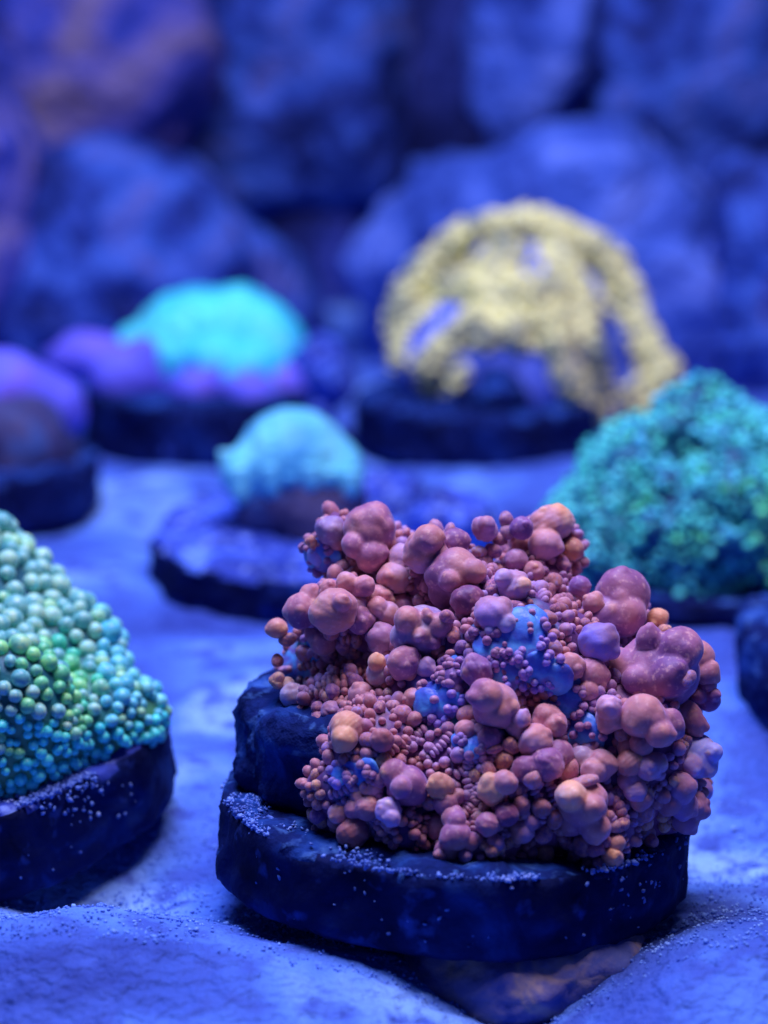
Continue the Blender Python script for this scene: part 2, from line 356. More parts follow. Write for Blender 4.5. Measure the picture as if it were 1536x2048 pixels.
Z2 = (.3385, 960, 980, """155 175 45 v,40 240 60 v,40 200 45 v,110 290 40,75 360 45 v,160 250 50 v,245 225 65 v,150 350 55,250 300 75,215 415 65 v,400 210 100,450 190 95 o,385 320 90,545 350 65 o,485 450 50,560 450 40,100 480 45,35 440 45,140 520 50,200 570 90,260 560 40 o,75 590 45,320 480 60,440 540 55 d,410 590 40 d,520 650 35 d,590 570 60 v,595 650 35 v,400 760 50 d,360 810 40 d,470 700 40 d,300 830 60 d,200 700 50 d,90 740 100 v,160 790 55 b,840 620 150,860 740 110,670 670 60,725 770 130 v,700 900 110 p,1050 760 60 o,1090 830 40 o,1000 870 70,950 910 50 d,1180 940 120,1270 1000 110,1340 1080 70,1040 1080 220,1130 1100 110,920 1120 70,1230 1110 50 v,540 1040 75,655 1090 95,640 1190 60,480 1130 50,400 1110 30 p,60 830 30 b,90 900 35 b,380 890 35,440 940 50 v,430 1030 45 v,150 1080 40 v,210 1110 30 p,800 1000 50 p,720 1010 40 p,800 1100 50 p,1300 1210 45,1380 1210 40 v,1350 1150 45""")
Z3 = (.3255, 500, 1350, """265 130 75 b,170 50 40 o,300 215 35 o,385 50 30 o,795 200 42,880 195 40,940 240 55,910 140 30 o,850 110 30 o,990 160 60,415 200 35,500 220 60 v,430 280 55,590 320 95 o,580 390 75 o,660 235 40 v,710 310 40,480 330 45 o,455 470 38,420 545 33,405 610 33 o,405 675 30 o,430 735 32 o,415 795 33,400 870 45 o,440 905 35 o,515 625 28 d,575 620 25 d,640 610 25 d,690 600 20 d,580 520 35 d,650 520 30 d,710 520 30 d,810 400 70 d,720 400 50 d,820 530 50 o,920 520 40,970 680 115,930 690 60 v,880 600 80,750 690 65,670 740 50,640 820 60,720 820 75,790 640 45 v,850 830 75,870 880 50,540 850 60,640 960 90 d,620 900 50 d,800 990 30,840 1010 25,880 1040 30,920 1080 30 o,950 1110 35 o,1000 1160 40 o,1050 1150 30 o,1090 1100 35 o,1130 1140 30,1170 1110 40,1165 680 75 o,1110 780 55,1210 790 75,1160 930 70,1270 890 50,1260 990 85,1210 1080 70,1350 1020 50 d,1440 1050 30 o,1490 1080 45 o,1340 240 55,1330 340 60""")
Z4 = (.3776, 900, 1350, """240 160 115,190 110 70,100 210 50,75 290 45,190 290 55 f,210 335 60 f,230 390 42 f,320 380 45 o,285 450 50 o,205 505 38,130 530 32 o,225 600 75 o,290 570 60,355 270 60,380 230 45,520 240 80,560 270 55,450 350 85,510 470 85,570 420 75,620 500 60,400 500 65,430 550 50,370 600 40 d,620 330 30,700 440 60 b,740 400 50 v,800 470 75,760 510 60,720 560 50 f,850 220 75,840 170 60,1020 220 110,1080 260 90,1150 270 80,1110 310 70,920 330 45,1010 370 60,940 390 50,950 470 65,1050 490 65,1090 470 55,950 560 55,860 410 35,1240 220 85,1290 260 60,1310 120 50,1370 130 60 v,1340 60 60,1300 430 110 b,1270 480 60,1370 500 35 o,1390 410 45 b,1185 560 25 o,1220 600 80 v,1330 610 60 v,1300 700 70 v,1240 690 70 v,1250 770 65 v,1160 680 60 d,700 680 125,640 640 75 o,640 790 60,770 810 75,760 700 60,830 600 30,850 635 32,870 665 32,895 695 30,910 725 28,890 620 35,980 610 60,1010 650 60,1030 720 50,1035 780 45 o,1030 850 50,1010 910 40,1100 680 35,1125 750 30 o,1135 800 30 o,1140 850 30,1060 880 40,915 790 35 o,870 800 35,840 750 30,880 890 45 o,860 960 55 o,780 1000 35,730 1000 30,380 830 60,430 780 40 d,500 850 45,490 950 55 o,430 940 40 d,570 990 35,570 1030 30,620 1030 25,650 1010 30,300 740 60 d,200 790 60,150 750 30 o,180 700 30 o,300 890 35 o,260 920 35 o,220 930 30 o,190 910 20 o,260 700 40 d,40 850 65,20 760 60,110 890 40 d,45 640 40,700 900 50 d,620 880 45 d,560 760 45 d,480 700 50 d,380 690 45 d,760 920 45 d,820 880 40 d,660 950 40 d""")
TINT = {'n': (1, 1, 1), 'o': (1.30, 1.45, .85), 'd': (.75, .62, .66), 'v': (.74, .80, 1.18), 'p': (.50, .58, 1.1), 'b': (.80, 1.25, 1.5), 'f': (1, 1, 1)}
bub = []
for s, ox, oy, txt in (Z1, Z2, Z3, Z4):
    for e in txt.split(','):
        q = e.split(); x, y, r = float(q[0])*s+ox, float(q[1])*s+oy, float(q[2])*s; k = q[3] if len(q) > 3 else 'n'
        bub.append((x, y, r, k))
bub.sort(key=lambda b: -b[2])
# shared meshes for the smaller bubbles
def lump(nl, sub, seed, rough=.02, off=.42):
    rs = np.random.RandomState(seed); lobes = [((0, 0, 0), .74)]
    for _ in range(nl):
        d = rs.randn(3); d /= np.linalg.norm(d); o = rs.uniform(off*.75, off*1.2); lobes.append((d*o, rs.uniform(.42, .64)))
    v, f = star(lobes, sub, 13, (), 0)
    for k in range(5):
        w = rs.randn(3)*(2+2*k); v = v*(1+rough/(1+k*.6)*np.sin(v@w+rs.rand()*6))[:, None]
    v /= np.abs(v).max(axis=0).mean(); return v, f
SMALL = [mkmesh('bubble', *lump(1, 3, 100+i, .02, .25), M_bub) for i in range(10)]
MED = [mkmesh('bubble', *lump(3, 4, 200+i, .02, .42), M_bub) for i in range(16)]
parts = 0; hero_pts = []; stuff = []; placed = []
def cluster(main, subs):
    x, y, r, k, c, rc, _ = main; c0 = HI@c; rs = np.random.RandomState(int(x*7+y))
    lobes = [((0, 0, 0), rc*.93)]; cols = [k]
    for q in subs: lobes.append((np.array((HI@q[4])-c0), q[5]*.97)); cols.append(q[3])
    for _ in range(5 if r > 26 else 2):
        d = rs.randn(3); d[1] = -abs(d[1])*.7; d /= np.linalg.norm(d); lobes.append((d*rc*rs.uniform(.45, .62), rc*rs.uniform(.40, .56))); cols.append(k)
    for _ in range(rs.randint(7, 13) if r > 24 else rs.randint(2, 6)):
        d = rs.randn(3); d[1] = -abs(d[1])*.8; d /= np.linalg.norm(d); b0 = lobes[rs.randint(0, len(subs)+1)]
        lobes.append((np.array(b0[0])+d*b0[1]*rs.uniform(.66, .84), max(rc*.13, b0[1]*rs.uniform(.24, .40)))); cols.append('o' if rs.rand() < .28 else k)
    v, f = star([(np.array(a), b) for a, b in lobes], 5, 18)
    for j in range(5):
        w_ = rs.randn(3)*(2+2*j)/rc; v = v*(1+.018/(1+j*.5)*np.sin(v@w_+rs.rand()*6))[:, None]
    me = mkmesh('bubble_cluster', v, f, M_bubc)
    W = np.zeros((len(v), 3)); S = np.zeros(len(v))
    for (a, b), kk in zip(lobes, cols):
        e = np.exp(-14*np.maximum(0, np.linalg.norm(v-np.array(a), axis=1)/b-.95)); W += e[:, None]*np.array(TINT[kk])*rs.uniform(.92, 1.08); S += e
    W = W/S[:, None]; a_ = me.color_attributes.new('tint', 'FLOAT_COLOR', 'POINT'); a_.data.foreach_set('color', np.concatenate([W, np.ones((len(v), 1))], 1).astype(np.float32).ravel())
    o = link('bubble_cluster', me, mantle); o.location = c0
final = []
for i, (x, y, r, k) in enumerate(bub):
    p, n = hit(x, y, bvh, mc); d = depth(p); rc = px2cm(r, d)*1.16
    dn = ray(x, y).normalized()
    c = p - dn*rc*(.80 if r > 22 else .45)
    for (X, Y, RR, dd, rcc) in placed:
        ds = math.hypot(x-X, y-Y)
        if ds < RR*.85 and r < RR*.7 and k != 'd':
            t = dd-rcc*math.sqrt(1-(ds/RR)**2)*.92
            if t < depth(c): c = at(x, y, t+rc*.1)
    placed.append((x, y, r*1.16, depth(c), rc))
    hero_pts.append((np.array(c), rc))
    final.append([x, y, r, k, c, rc, False])
for m_ in final:
    if m_[6] or m_[2] < 19: continue
    m_[6] = True; subs = []
    for q in final:
        if q[6] or q[2] >= m_[2] or q[2] < 8 or q[3] == 'f' or len(subs) >= 6: continue
        d3 = (q[4]-m_[4]).length
        if d3 < m_[5]*.95+q[5]*.35: subs.append(q); q[6] = True
    cluster(m_, subs); parts += 1
for x, y, r, k, c, rc, used in final:
    if used: continue
    if parts >= 270: stuff.append((np.array(c), rc, k)); continue
    o = link('bubble', rnd.choice(MED if r > 13 else SMALL), mantle); parts += 1
    o.location = HI@c; o.rotation_euler = (rnd.uniform(0, 6.3), rnd.uniform(0, 6.3), rnd.uniform(0, 6.3)) if k != 'f' else (0, R(-18), 0)
    o.scale = (rc*rnd.uniform(.95, 1.08), rc*rnd.uniform(.95, 1.05), rc*rnd.uniform(.9, 1.05)) if k != 'f' else (rc*1.15, rc*.9, rc*.6)
    o.color = (*[a_*rnd.uniform(.93, 1.07) for a_ in TINT[k]], 1)
A0 = np.array(HI.to_3x3()); mb = []
for j, (x, y, r) in enumerate([(1040, 1285, 62), (1075, 1340, 46), (985, 1290, 42), (1010, 1345, 40), (880, 1400, 42), (900, 1345, 34), (1165, 1465, 44), (1140, 1415, 40), (950, 1490, 32), (725, 1560, 36), (640, 1110, 36), (690, 1545, 30)]):
    p, n = hit(x, y, bvh, mc); rc = px2cm(r, depth(p)); rc *= 1.25; c = p-ray(x, y).normalized()*rc*.10; rs = np.random.RandomState(900+j)
    v, f = star([((0, 0, 0), rc*.75)]+[(rs.randn(3)*rc*.35, rc*rs.uniform(.4, .6)) for _ in range(6)], 5, 9)
    v = v*(1+fbm(v, 1.3/rc, 4, j)*.09)[:, None]; v = (v*np.array((1, 1, .42)))@(A0@frame(n, j)).T
    o = link('membrane', mkmesh('membrane', v, f, M_flesh), mantle); o.location = HI@c
    B_ = []
    for _ in range(int(6+r*.45)):
        d = rs.randn(3); d /= np.linalg.norm(d); d[2] = abs(d[2]); q_ = (d*np.array((rc*.95, rc*.95, rc*.40)))@(A0@frame(n, j)).T
        rb = px2cm(rs.uniform(5, 10), 13.4); B_.append((q_+np.array(HI@c), (rb, rb, rb*1.3), A0@frame(n, j)))
    mb += B_
mbo = tag(link('membrane_beads', joined('membrane_beads', mb, 2, M_bub), mantle), kind='stuff'); mbo.color = (.62, .66, 1.15, 1)
# rows of small flattened beads running down the skirt of the coral
rows = []; rr_ = random.Random(11)
for _ in range(80):
    x, y = rr_.uniform(620, 1380), rr_.uniform(1440, 1660); 
    if _ > 55: x, y = rr_.uniform(560, 760), rr_.uniform(1260, 1420)
    an = math.atan2(y-1330, (x-1000)*.8)+rr_.uniform(-.5, .5); r = rr_.uniform(6.5, 10.5); bend = rr_.uniform(-.12, .12)
    for j in range(rr_.randint(5, 9)):
        h = bvh.ray_cast(CAM, ray(x, y).normalized())
        if h[0] is None or h[0].z < hz+PH+.02: break
        rc = px2cm(r, depth(h[0])); n_ = h[1]; t_ = (at(x+math.cos(an), y+math.sin(an), depth(h[0]))-h[0]); t_ = (t_-n_*t_.dot(n_)).normalized(); b_ = n_.cross(t_)
        Mx = np.array([[b_[i], t_[i], n_[i]] for i in range(3)])
        rows.append((np.array(h[0]), np.array(n_), rc, Mx)); hero_pts.append((np.array(h[0]), rc*.8))
        x += math.cos(an)*r*1.25; y += math.sin(an)*r*1.25; an += bend; r *= .97
# small beads over the rest of the mound, leaving the bare blue patches free
def keep(p, n):
    q = proj(p)
    if n[2] < -.35 and q[1] > 1500: return False
    if p[2] < hz+PH+.03: return False
    if n[1] < .3:
        for a, b, r in FLESH:
            if (q[0]-a)**2+(q[1]-b)**2 < r*r*.75*(1+1.2*noise.noise((p[0]*5, p[1]*5, p[2]*5))): return False
    return True
def rf(p, n, rs): return px2cm(rs.choice([8, 9, 10, 12, 15, 18], p=[.2, .25, .25, .2, .07, .03]), 13.4)
beads = scatter(mvw, mf, 9000, rf, keep, 3, .72)
beads = [b for b in beads if all(np.linalg.norm(b[0]-c) > rc*.9 for c, rc in hero_pts)]
print('hero beads', len(beads), 'listed', len(bub))
left = []
for j, (p, n, r) in enumerate(beads):
    q = proj(p)
    if parts < 300 and n[1] < -.2 and rnd.random() < .25:
        o = link('bubble', rnd.choice(SMALL), mantle); parts += 1
        o.location = HI@Vector(p+n*r*.35); o.rotation_euler = (rnd.uniform(0, 6), rnd.uniform(0, 6), 0); o.scale = (r*1.15,)*3; o.color = (*TINT[rnd.choice('nnodvd')], 1)
    else: left.append((p, n, r))
A = np.array(HI.to_3x3())
it = [(to_local(p+n*r*.35, HI), (r, r*rnd.uniform(.85, 1), r*rnd.uniform(1, 1.5)), A@frame(n, rnd.random()*6)) for p, n, r in left]
it += [(to_local(p+n*r*.5, HI), (r*1.35, r*.72, r*1.15), A@Mx) for p, n, r, Mx in rows]
it += [(to_local(c, HI), (r*rnd.uniform(.95, 1.1), r, r*rnd.uniform(.9, 1.1)), None) for c, r, k in stuff]
sbo = tag(link('small_bubbles', joined('small_bubbles', it, 2, M_bub), mantle), kind='stuff'); sbo.color = (.78, .74, .84, 1)

# ------------------------------------------------------------------ generic beaded coral
def beaded(parent, lobes, centre, mbase, mbead, n, rfun, bead_sub=2, nz=((1.2, .05, 3), (5, .015, 3)), seed=1, keepf=None, tint=None, gap=.82, name='coral_mound', maxparts=300, elong=1.0, lift=.3, bname='bead', sub=5, p=10, dents=()):
    v, f = star(lobes, sub, p, nz, seed*1.3)
    for (a_, b_, rr_, dd_) in dents:
        for i_ in range(len(v)):
            q_ = proj(v[i_]+np.array(centre)); e_ = math.hypot(q_[0]-a_, (q_[1]-b_)*1.3)/rr_
            if e_ < 1.6 and q_[2] < depth(centre)+.4: v[i_] *= 1-dd_*math.exp(-e_*e_*1.6)
    w = v+np.array(centre); PI = parent.matrix_world.inverted(); A = np.array(PI.to_3x3())
    mo = link(name, mkmesh(name, to_local(w, PI), f, mbase), parent)
    pts = scatter(w, f, n, rfun, keepf or (lambda p, n: n[2] > -.45), seed, gap)
    def score(b):
        q = proj(b[0]); vis = b[1]@np.array(CAM-Vector(b[0])) > 0
        return (0 if vis and -20 < q[0] < 1556 and -20 < q[1] < 2068 else 1, -b[2]+rnd.random()*.01)
    pts.sort(key=score)
    tm = [mkmesh(bname, *lump(1, bead_sub+1, 500+seed*10+k, .02, .2), mbead) for k in range(5)]
    for (p, nn, r) in pts[:maxparts]:
        o = link(bname, rnd.choice(tm), mo); o.location = PI@Vector(p+nn*r*lift)
        o.rotation_euler = (Matrix((A@frame(nn, rnd.random()*6)).tolist())).to_euler(); s = r*1.12
        o.scale = (s*rnd.uniform(.9, 1.05), s*rnd.uniform(.9, 1.05), s*elong*rnd.uniform(.9, 1.1)); 
        c = tint(p, nn) if tint else (1, 1, 1); o.color = (*c, 1)
    rest = pts[maxparts:]
    if rest:
        it = [(to_local(p+nn*r*lift, PI), (r*1.08, r*1.08, r*1.08*elong), A@frame(nn, rnd.random()*6)) for p, nn, r in rest]
        tag(link('small_'+bname+'s', joined('small_'+bname+'s', it, bead_sub, mbead), mo), kind='stuff')
    print(parent['label'][:30], len(pts))
    return mo

# left front: pale green beaded coral on a tilted crusted plug
def place(px, py, z=0.0): return onz(px, py, z)
b = place(-82, 1612); LH = .64
lf = thing('coral_frag', (b.x, b.y, -.12), 'pale green beaded coral on a plug at the left, cut by the photo edge', 'coral', rot=(R(4), R(-7), 0))
def lzone(w, rs):
    a = math.degrees(w) % 360
    if not (200 < a < 360 or a < 50): return None, None
    if rs.rand() < .8: return 1.46-abs(rs.randn())*.10, LH-.01+rs.rand()*.02
    return 1.475, LH-abs(rs.randn())*.16
plug(lf, 1.47, LH, seed=9, top=M_plug_b, crust=1600, czone=lzone, rough=.035, seg=160)
lc = at(-60, 1400, 14.8)
def LL(px, py, d, rp): return (np.array(at(px, py, d)-lc), px2cm(rp, d))
lobes = [((0, 0, 0), px2cm(230, 14.8)), LL(-60, 1230, 15.1, 165), LL(30, 1250, 15.1, 110), LL(130, 1320, 14.9, 110), LL(60, 1470, 14.4, 140), LL(170, 1430, 14.6, 110), LL(225, 1440, 14.8, 80), LL(-60, 1470, 14.3, 200), LL(-80, 1130, 15.3, 110), LL(20, 1372, 13.95, 90), LL(60, 1440, 14.1, 85), LL(-60, 1420, 14.1, 120), LL(180, 1430, 14.4, 72), LL(245, 1425, 14.6, 62)]
bpy.context.view_layer.update()
FOLD = [(-10, 1310), (30, 1280), (70, 1272), (105, 1292), (125, 1330), (140, 1375), (160, 1405), (110, 1285), (150, 1325), (185, 1355), (215, 1375)]
def lt(p, n):
    q = proj(p)
    if min(math.hypot(q[0]-a, q[1]-b_) for a, b_ in FOLD) < 13: return (.45, 1.3, .85) if q[0] > 90 else (1.1, 1.3, .65)
    e = (q[1]-(1540-.25*q[0]))  # lower edge cyan
    if q[1] > 1425 and n[2] < .12: return (.35, 1.45, 1.6)
    if q[1] > 1290 and q[0] < 150+(q[1]-1290)*.25 and rnd.random() < .6: return (.85, 1.22, .62)
    if rnd.random() < .12: return (1.15, 1.15, .8)
    if q[0] > 190: return (.62, 1.1, 1.45)
    return (1, 1, 1)
def lr(p, n, rs):
    q = proj(p); up = max(0, min(1, (1480-q[1])/250)); return px2cm((9.5+8.5*up)*rs.uniform(.75, 1.35), 14.6)
lmo = beaded(lf, lobes, lc, M_green_base, M_green, 14000, lr, 2, seed=4, tint=lt, gap=.84, keepf=lambda p, n: p[2] > LH-.15 and n[2] > -.6)

# right: teal green coral behind the hero
b = place(1420, 1180); RH = .24
rt = thing('coral_frag', (b.x, b.y, -.05), 'teal green rough domed coral standing behind the orange coral at the right', 'coral')
plug(rt, 1.08, RH, seed=12, rough=.03, seg=96)
bd = depth(b)
rc_ = at(1400, 1030, bd)
def RL(px, py, d, rp): return (np.array(at(px, py, d)-rc_), px2cm(rp, d))
lobes = [((0, 0, 0), px2cm(205, bd)), RL(1390, 850, bd+.2, 84), RL(1340, 920, bd, 92), RL(1290, 1000, bd, 150), RL(1250, 1080, bd, 128), RL(1430, 1080, bd-.3, 160), RL(1520, 1000, bd, 150), RL(1490, 910, bd+.1, 90), RL(1540, 1100, bd, 140), RL(1300, 1120, bd-.2, 120), RL(1270, 1160, bd, 85), RL(1420, 1160, bd-.3, 100)]
def rkeep(p, n):
    q = proj(p)
    if ((q[0]-1365)/62)**2+((q[1]-880)/48)**2 < 1+.8*noise.noise((p[0]*4, p[1]*4, p[2]*4)) and rnd.random() < .93: return False
    return n[2] > -.45 and noise.noise((p[0]*3.2, p[1]*3.2, p[2]*3.2)) > -.28
def rtint(p, n):
    q = proj(p)
    if q[0] < 1250: return (1.6, 1.15, 1.35)
    if n[2] > .6: return (1.2, .95, 1.35)
    g_ = noise.noise((p[0]*2.2, p[1]*2.2, p[2]*2.2))
    return (1.5, 1.15, .7) if g_ > .22 else ((1, 1, 1) if g_ > -.15 else (.9, .85, 1.15))
beaded(rt, lobes, rc_, M_teal_base, M_teal, 16000, lambda p, n, rs: px2cm(rs.uniform(6.5, 11), bd), 1, nz=((1.1, .24, 3), (3.5, .09, 3)), dents=((1368, 880, 55, .42), (1290, 1010, 40, .12), (1450, 1040, 50, .15)), keepf=rkeep, seed=6, tint=rtint, gap=.95, elong=1.05, lift=.4, bname='polyp')

# yellow coral on a dark plug
b = place(955, 885); yd = depth(b)
yw = thing('coral_frag', (b.x, b.y, -.05), 'yellow ridged dome coral on a dark plug at the back right', 'coral')
plug(yw, 1.5, .66, seed=21, rough=.03, seg=96)
ydc = yd
yc = at(1035, 715, ydc)
def YL(px, py, d, rp): return (np.array(at(px, py, d)-yc), px2cm(rp, d))
lobes = [((0, 0, 0), px2cm(215, ydc)), YL(1070, 640, ydc+.2, 190), YL(900, 700, ydc, 125), YL(1180, 710, ydc+.1, 130), YL(1240, 790, ydc, 80), YL(850, 740, ydc, 85), YL(1040, 780, ydc+.3, 180)]
v, f = star(lobes, 5, 12, ((.8, .08, 3), (3, .03, 3)), 4.0); v = v*.86
w = v+np.array(yc); bpy.context.view_layer.update(); YI = yw.matrix_world.inverted()
dome = link('coral_dome', mkmesh('coral_dome', to_local(w, YI), f, M_yel_base), yw)
ybv = BVHTree.FromPolygons([Vector(p) for p in w], [tuple(int(q) for q in t) for t in f])
PATHS = [([(790, 690), (800, 630), (830, 560), (880, 505), (930, 465), (1000, 445), (1080, 445), (1150, 465), (1205, 500), (1250, 560), (1280, 630), (1300, 690), (1325, 745), (1290, 800), (1240, 845)], 30),
         ([(1010, 470), (1000, 530), (985, 580)], 40), ([(1100, 465), (1120, 520), (1150, 580), (1180, 640)], 38), ([(930, 490), (900, 540)], 26),
         ([(870, 590), (930, 575), (1000, 580), (1070, 590), (1130, 580)], 38), ([(990, 620), (940, 650), (890, 690), (855, 740), (865, 785)], 32),
         ([(1020, 640), (1040, 680)], 38), ([(930, 740), (900, 790)], 20), ([(1100, 610), (1110, 680), (1125, 740), (1160, 790), (1200, 830)], 36), ([(1160, 640), (1180, 700), (1200, 760)], 28), ([(960, 690), (1010, 650)], 30)]
yg = []
for pth, rp in PATHS:
    pts = []
    for (a, bb), (c, d) in zip(pth[:-1], pth[1:]):
        nst = max(2, int(math.hypot(c-a, d-bb)/14))
        for t in range(nst): pts.append((a+(c-a)*t/nst, bb+(d-bb)*t/nst))
    pts.append(pth[-1]); P3 = []
    for (a, bb) in pts:
        h, n = hit(a, bb, ybv, yc); P3.append(h-ray(a, bb).normalized()*(-.03))
    rr = px2cm(rp, ydc)*.72; rad = []
    for i in range(len(P3)):
        e = min(i, len(P3)-1-i); rad.append(rr*(.5+.5*min(1, e/2))*(1+.5*noise.noise(P3[i]*3)))
    V, Fc = tube(P3, rad, 14)
    V = [q+(q-P3[min(i//14, len(P3)-1)]).normalized()*.09*noise.fractal(q*5, .8, 2, 3) if i < 14*len(P3) else q for i, q in enumerate(V)]
    link('ridge', mkmesh('ridge', [YI@q for q in V], Fc, M_yel), dome)
    for i, q in enumerate(P3):
        for _ in range(int(rp*1.1)):
            dr = Vector(nr.randn(3)).normalized()
            if dr.y > .4: continue
            yg.append((np.array(YI@(q+dr*rad[i]*nr.uniform(.95, 1.3))), px2cm(nr.uniform(6, 13), ydc), None))
HOLES = [(870, 680, 75, 34, -50), (1218, 690, 72, 34, 65), (828, 590, 45, 12, -45), (1015, 520, 30, 13, 80), (1085, 650, 60, 17, 85), (930, 600, 40, 12, -25), (1150, 700, 70, 13, 75), (1065, 480, 30, 12, 80), (1245, 600, 40, 11, 60), (1175, 560, 34, 14, 40), (1000, 775, 135, 80, 0), (960, 730, 60, 30, -25), (1110, 850, 160, 30, 0), (905, 545, 26, 10, -35), (800, 800, 60, 60, 0)]
def ykeep(p, n):
    q = proj(p)
    if q[1] > 835: return False
    for a, b_, ra, rb, an in HOLES:
        dx, dy = q[0]-a, q[1]-b_; c_, s_ = math.cos(R(an)), math.sin(R(an))
        u_, v_ = dx*c_+dy*s_, -dx*s_+dy*c_
        if (u_/ra)**2+(v_/rb)**2 < 1.25+.5*noise.noise((p[0]*4, p[1]*4, p[2]*4)): return False
    return True
for p, n, r in scatter(w, f, 5000, lambda p, n, rs: px2cm(rs.uniform(6, 12), ydc), ykeep, 9, .62):
    yg.append((to_local(p+n*r*.3, YI), r*1.1, None))
tag(link('polyp_grains', joined('polyp_grains', [(c, (r, r, r), m) for c, r, m in yg], 1, M_yel), dome), kind='stuff')
print('yellow grains', len(yg))

bpy.context.view_layer.update()
def lobed_part(name, parent, c, lobes, m, nz, seed, sub=5, p=10):
    bpy.context.view_layer.update(); PI = parent.matrix_world.inverted()
    v, f = star([(np.array(a), r) for a, r in lobes], sub, p, nz, seed)
    return link(name, mkmesh(name, to_local(v+np.array(c), PI), f, m), parent)
def rel(c, px, py, d, rp): return (at(px, py, d)-c, px2cm(rp, d))
kc = at(1000, 790, ydc-1.05)  # dark lump added at the dome's lower front to stand in for cavity shade
lobed_part('cavity_shade_lump', yw, kc, [((0, 0, 0), px2cm(55, ydc)), rel(kc, 940, 800, ydc-.6, 50), rel(kc, 1060, 795, ydc-.6, 55), rel(kc, 890, 825, ydc-.5, 38), rel(kc, 1140, 820, ydc-.5, 45)], M_plug, ((1.5, .15, 4),), 6.)

# small pale blue ball coral on a plug in the middle
b = place(610, 1150); md = depth(b)
ml = thing('coral_frag', (b.x, b.y, -.08), 'small pale blue ball coral with drooping edge on a blue plug left of centre', 'coral', rot=(R(3), R(2), 0))
plug(ml, 1.45, .52, seed=31, top=M_plug_b, rough=.04, seg=96)
def lobed_part(name, parent, c, lobes, m, nz, seed, sub=5, p=10):
    bpy.context.view_layer.update(); PI = parent.matrix_world.inverted()
    v, f = star([(np.array(a), r) for a, r in lobes], sub, p, nz, seed)
    return link(name, mkmesh(name, to_local(v+np.array(c), PI), f, m), parent)
bc = at(585, 930, md)
def rel(c, px, py, d, rp): return (at(px, py, d)-c, px2cm(rp, d))
sc_ = at(600, 1010, md)
lobed_part('stalk', ml, sc_, [((0, 0, 0), px2cm(95, md)), rel(sc_, 680, 1000, md, 55), rel(sc_, 530, 1030, md, 60), rel(sc_, 620, 1060, md-.1, 75)], M_stem, ((2, .06, 3),), 3.)
cap = lobed_part('coral_cap', ml, bc, [((0, 0, 0), px2cm(98, md)), rel(bc, 585, 900, md, 85), rel(bc, 655, 950, md+.1, 72), rel(bc, 510, 950, md, 66), rel(bc, 590, 940, md+.3, 120)], M_ball, ((1.2, .04, 2), (6, .02, 3)), 5.)
for (a, y0, y1, r) in ((480, 930, 1010, 24), (545, 930, 1000, 24), (620, 930, 985, 26), (700, 940, 1000, 26), (455, 900, 975, 18), (580, 950, 975, 18), (660, 940, 975, 20)):
    q = [at(a, y0+(y1-y0)*t/6, md-.42+.25*abs(a-585)/130) for t in range(7)]
    V, Fc = tube(q, [px2cm(r, md)*(1-.08*t*t/6) for t in range(6)]+[px2cm(r, md)*.3], 12)
    PI = ml.matrix_world.inverted(); link('droop', mkmesh('droop', [PI@k for k in V], Fc, M_ball), cap)

# bright cyan coral on a violet stone and dark plug at the back left
b = place(400, 875); td = depth(b)
tl = thing('coral_frag', (b.x, b.y, -.1), 'smooth bright cyan coral over violet crust on a black plug at the back left', 'coral')
plug(tl, 1.42, .78, seed=41, rough=.04, seg=96)
vc = at(400, 770, td)
lobed_part('violet_crust', tl, vc, [((0, 0, 0), px2cm(95, td)), rel(vc, 220, 725, td, 58), rel(vc, 290, 750, td-.3, 72), rel(vc, 175, 715, td, 54), rel(vc, 130, 720, td, 30), rel(vc, 240, 760, td-.5, 55), rel(vc, 380, 785, td-.75, 52), rel(vc, 500, 785, td-.7, 48), rel(vc, 600, 760, td-.4, 50), rel(vc, 560, 750, td, 66), rel(vc, 640, 745, td, 48), rel(vc, 420, 765, td-.5, 62), rel(vc, 330, 740, td-.1, 75), rel(vc, 500, 760, td-.3, 68)], M_violet, ((1.0, .10, 3), (4, .03, 3)), 8.)
cc = at(440, 705, td)
lobed_part('coral_cap', tl, cc, [((0, 0, 0), px2cm(112, td)), rel(cc, 530, 690, td, 78), rel(cc, 350, 680, td, 78), rel(cc, 265, 695, td, 42), rel(cc, 440, 735, td-.5, 66), rel(cc, 560, 705, td-.2, 50), rel(cc, 490, 660, td+.1, 85), rel(cc, 395, 660, td, 80), rel(cc, 340, 725, td-.4, 45), rel(cc, 520, 735, td-.4, 55)], M_cyan, ((1.2, .10, 3), (4, .05, 4)), 9.)

# violet coral cut by the left edge
b = place(-60, 1010); vd = depth(b)
vl = thing('coral_frag', (b.x, b.y, -.05), 'violet mounded coral on a dark plug, cut by the left edge above the green coral', 'coral')
plug(vl, 1.4, .62, seed=51, rough=.04, seg=96)
c = at(-60, 880, vd)
lobed_part('stalk', vl, c, [((0, 0, 0), px2cm(150, vd)), rel(c, 80, 930, vd, 85), rel(c, 20, 900, vd-.4, 120)], M_stem, ((1.2, .1, 3),), 13.)
c = at(-40, 800, vd)
lobed_part('coral_cap', vl, c, [((0, 0, 0), px2cm(108, vd)), rel(c, 70, 810, vd, 78), rel(c, 115, 815, vd, 55), rel(c, 0, 790, vd-.2, 90)], M_violet, ((1.0, .06, 3),), 14.)

# empty plug cut by the right edge
b = place(1790, 1430); ed = depth(b)
ep = thing('coral_frag', (b.x, b.y, -.05), 'dark blue plug cut by the right photo edge, right of the orange coral', 'coral')
plug(ep, 1.2, .82, seed=61, top=M_plug, side=M_plug, rough=.04, seg=96)
c = at(1800, 1230, ed)
lobed_part('coral_mound', ep, c, [((0, 0, 0), px2cm(200, ed))], M_stem, ((1.2, .1, 3),), 15., 4)

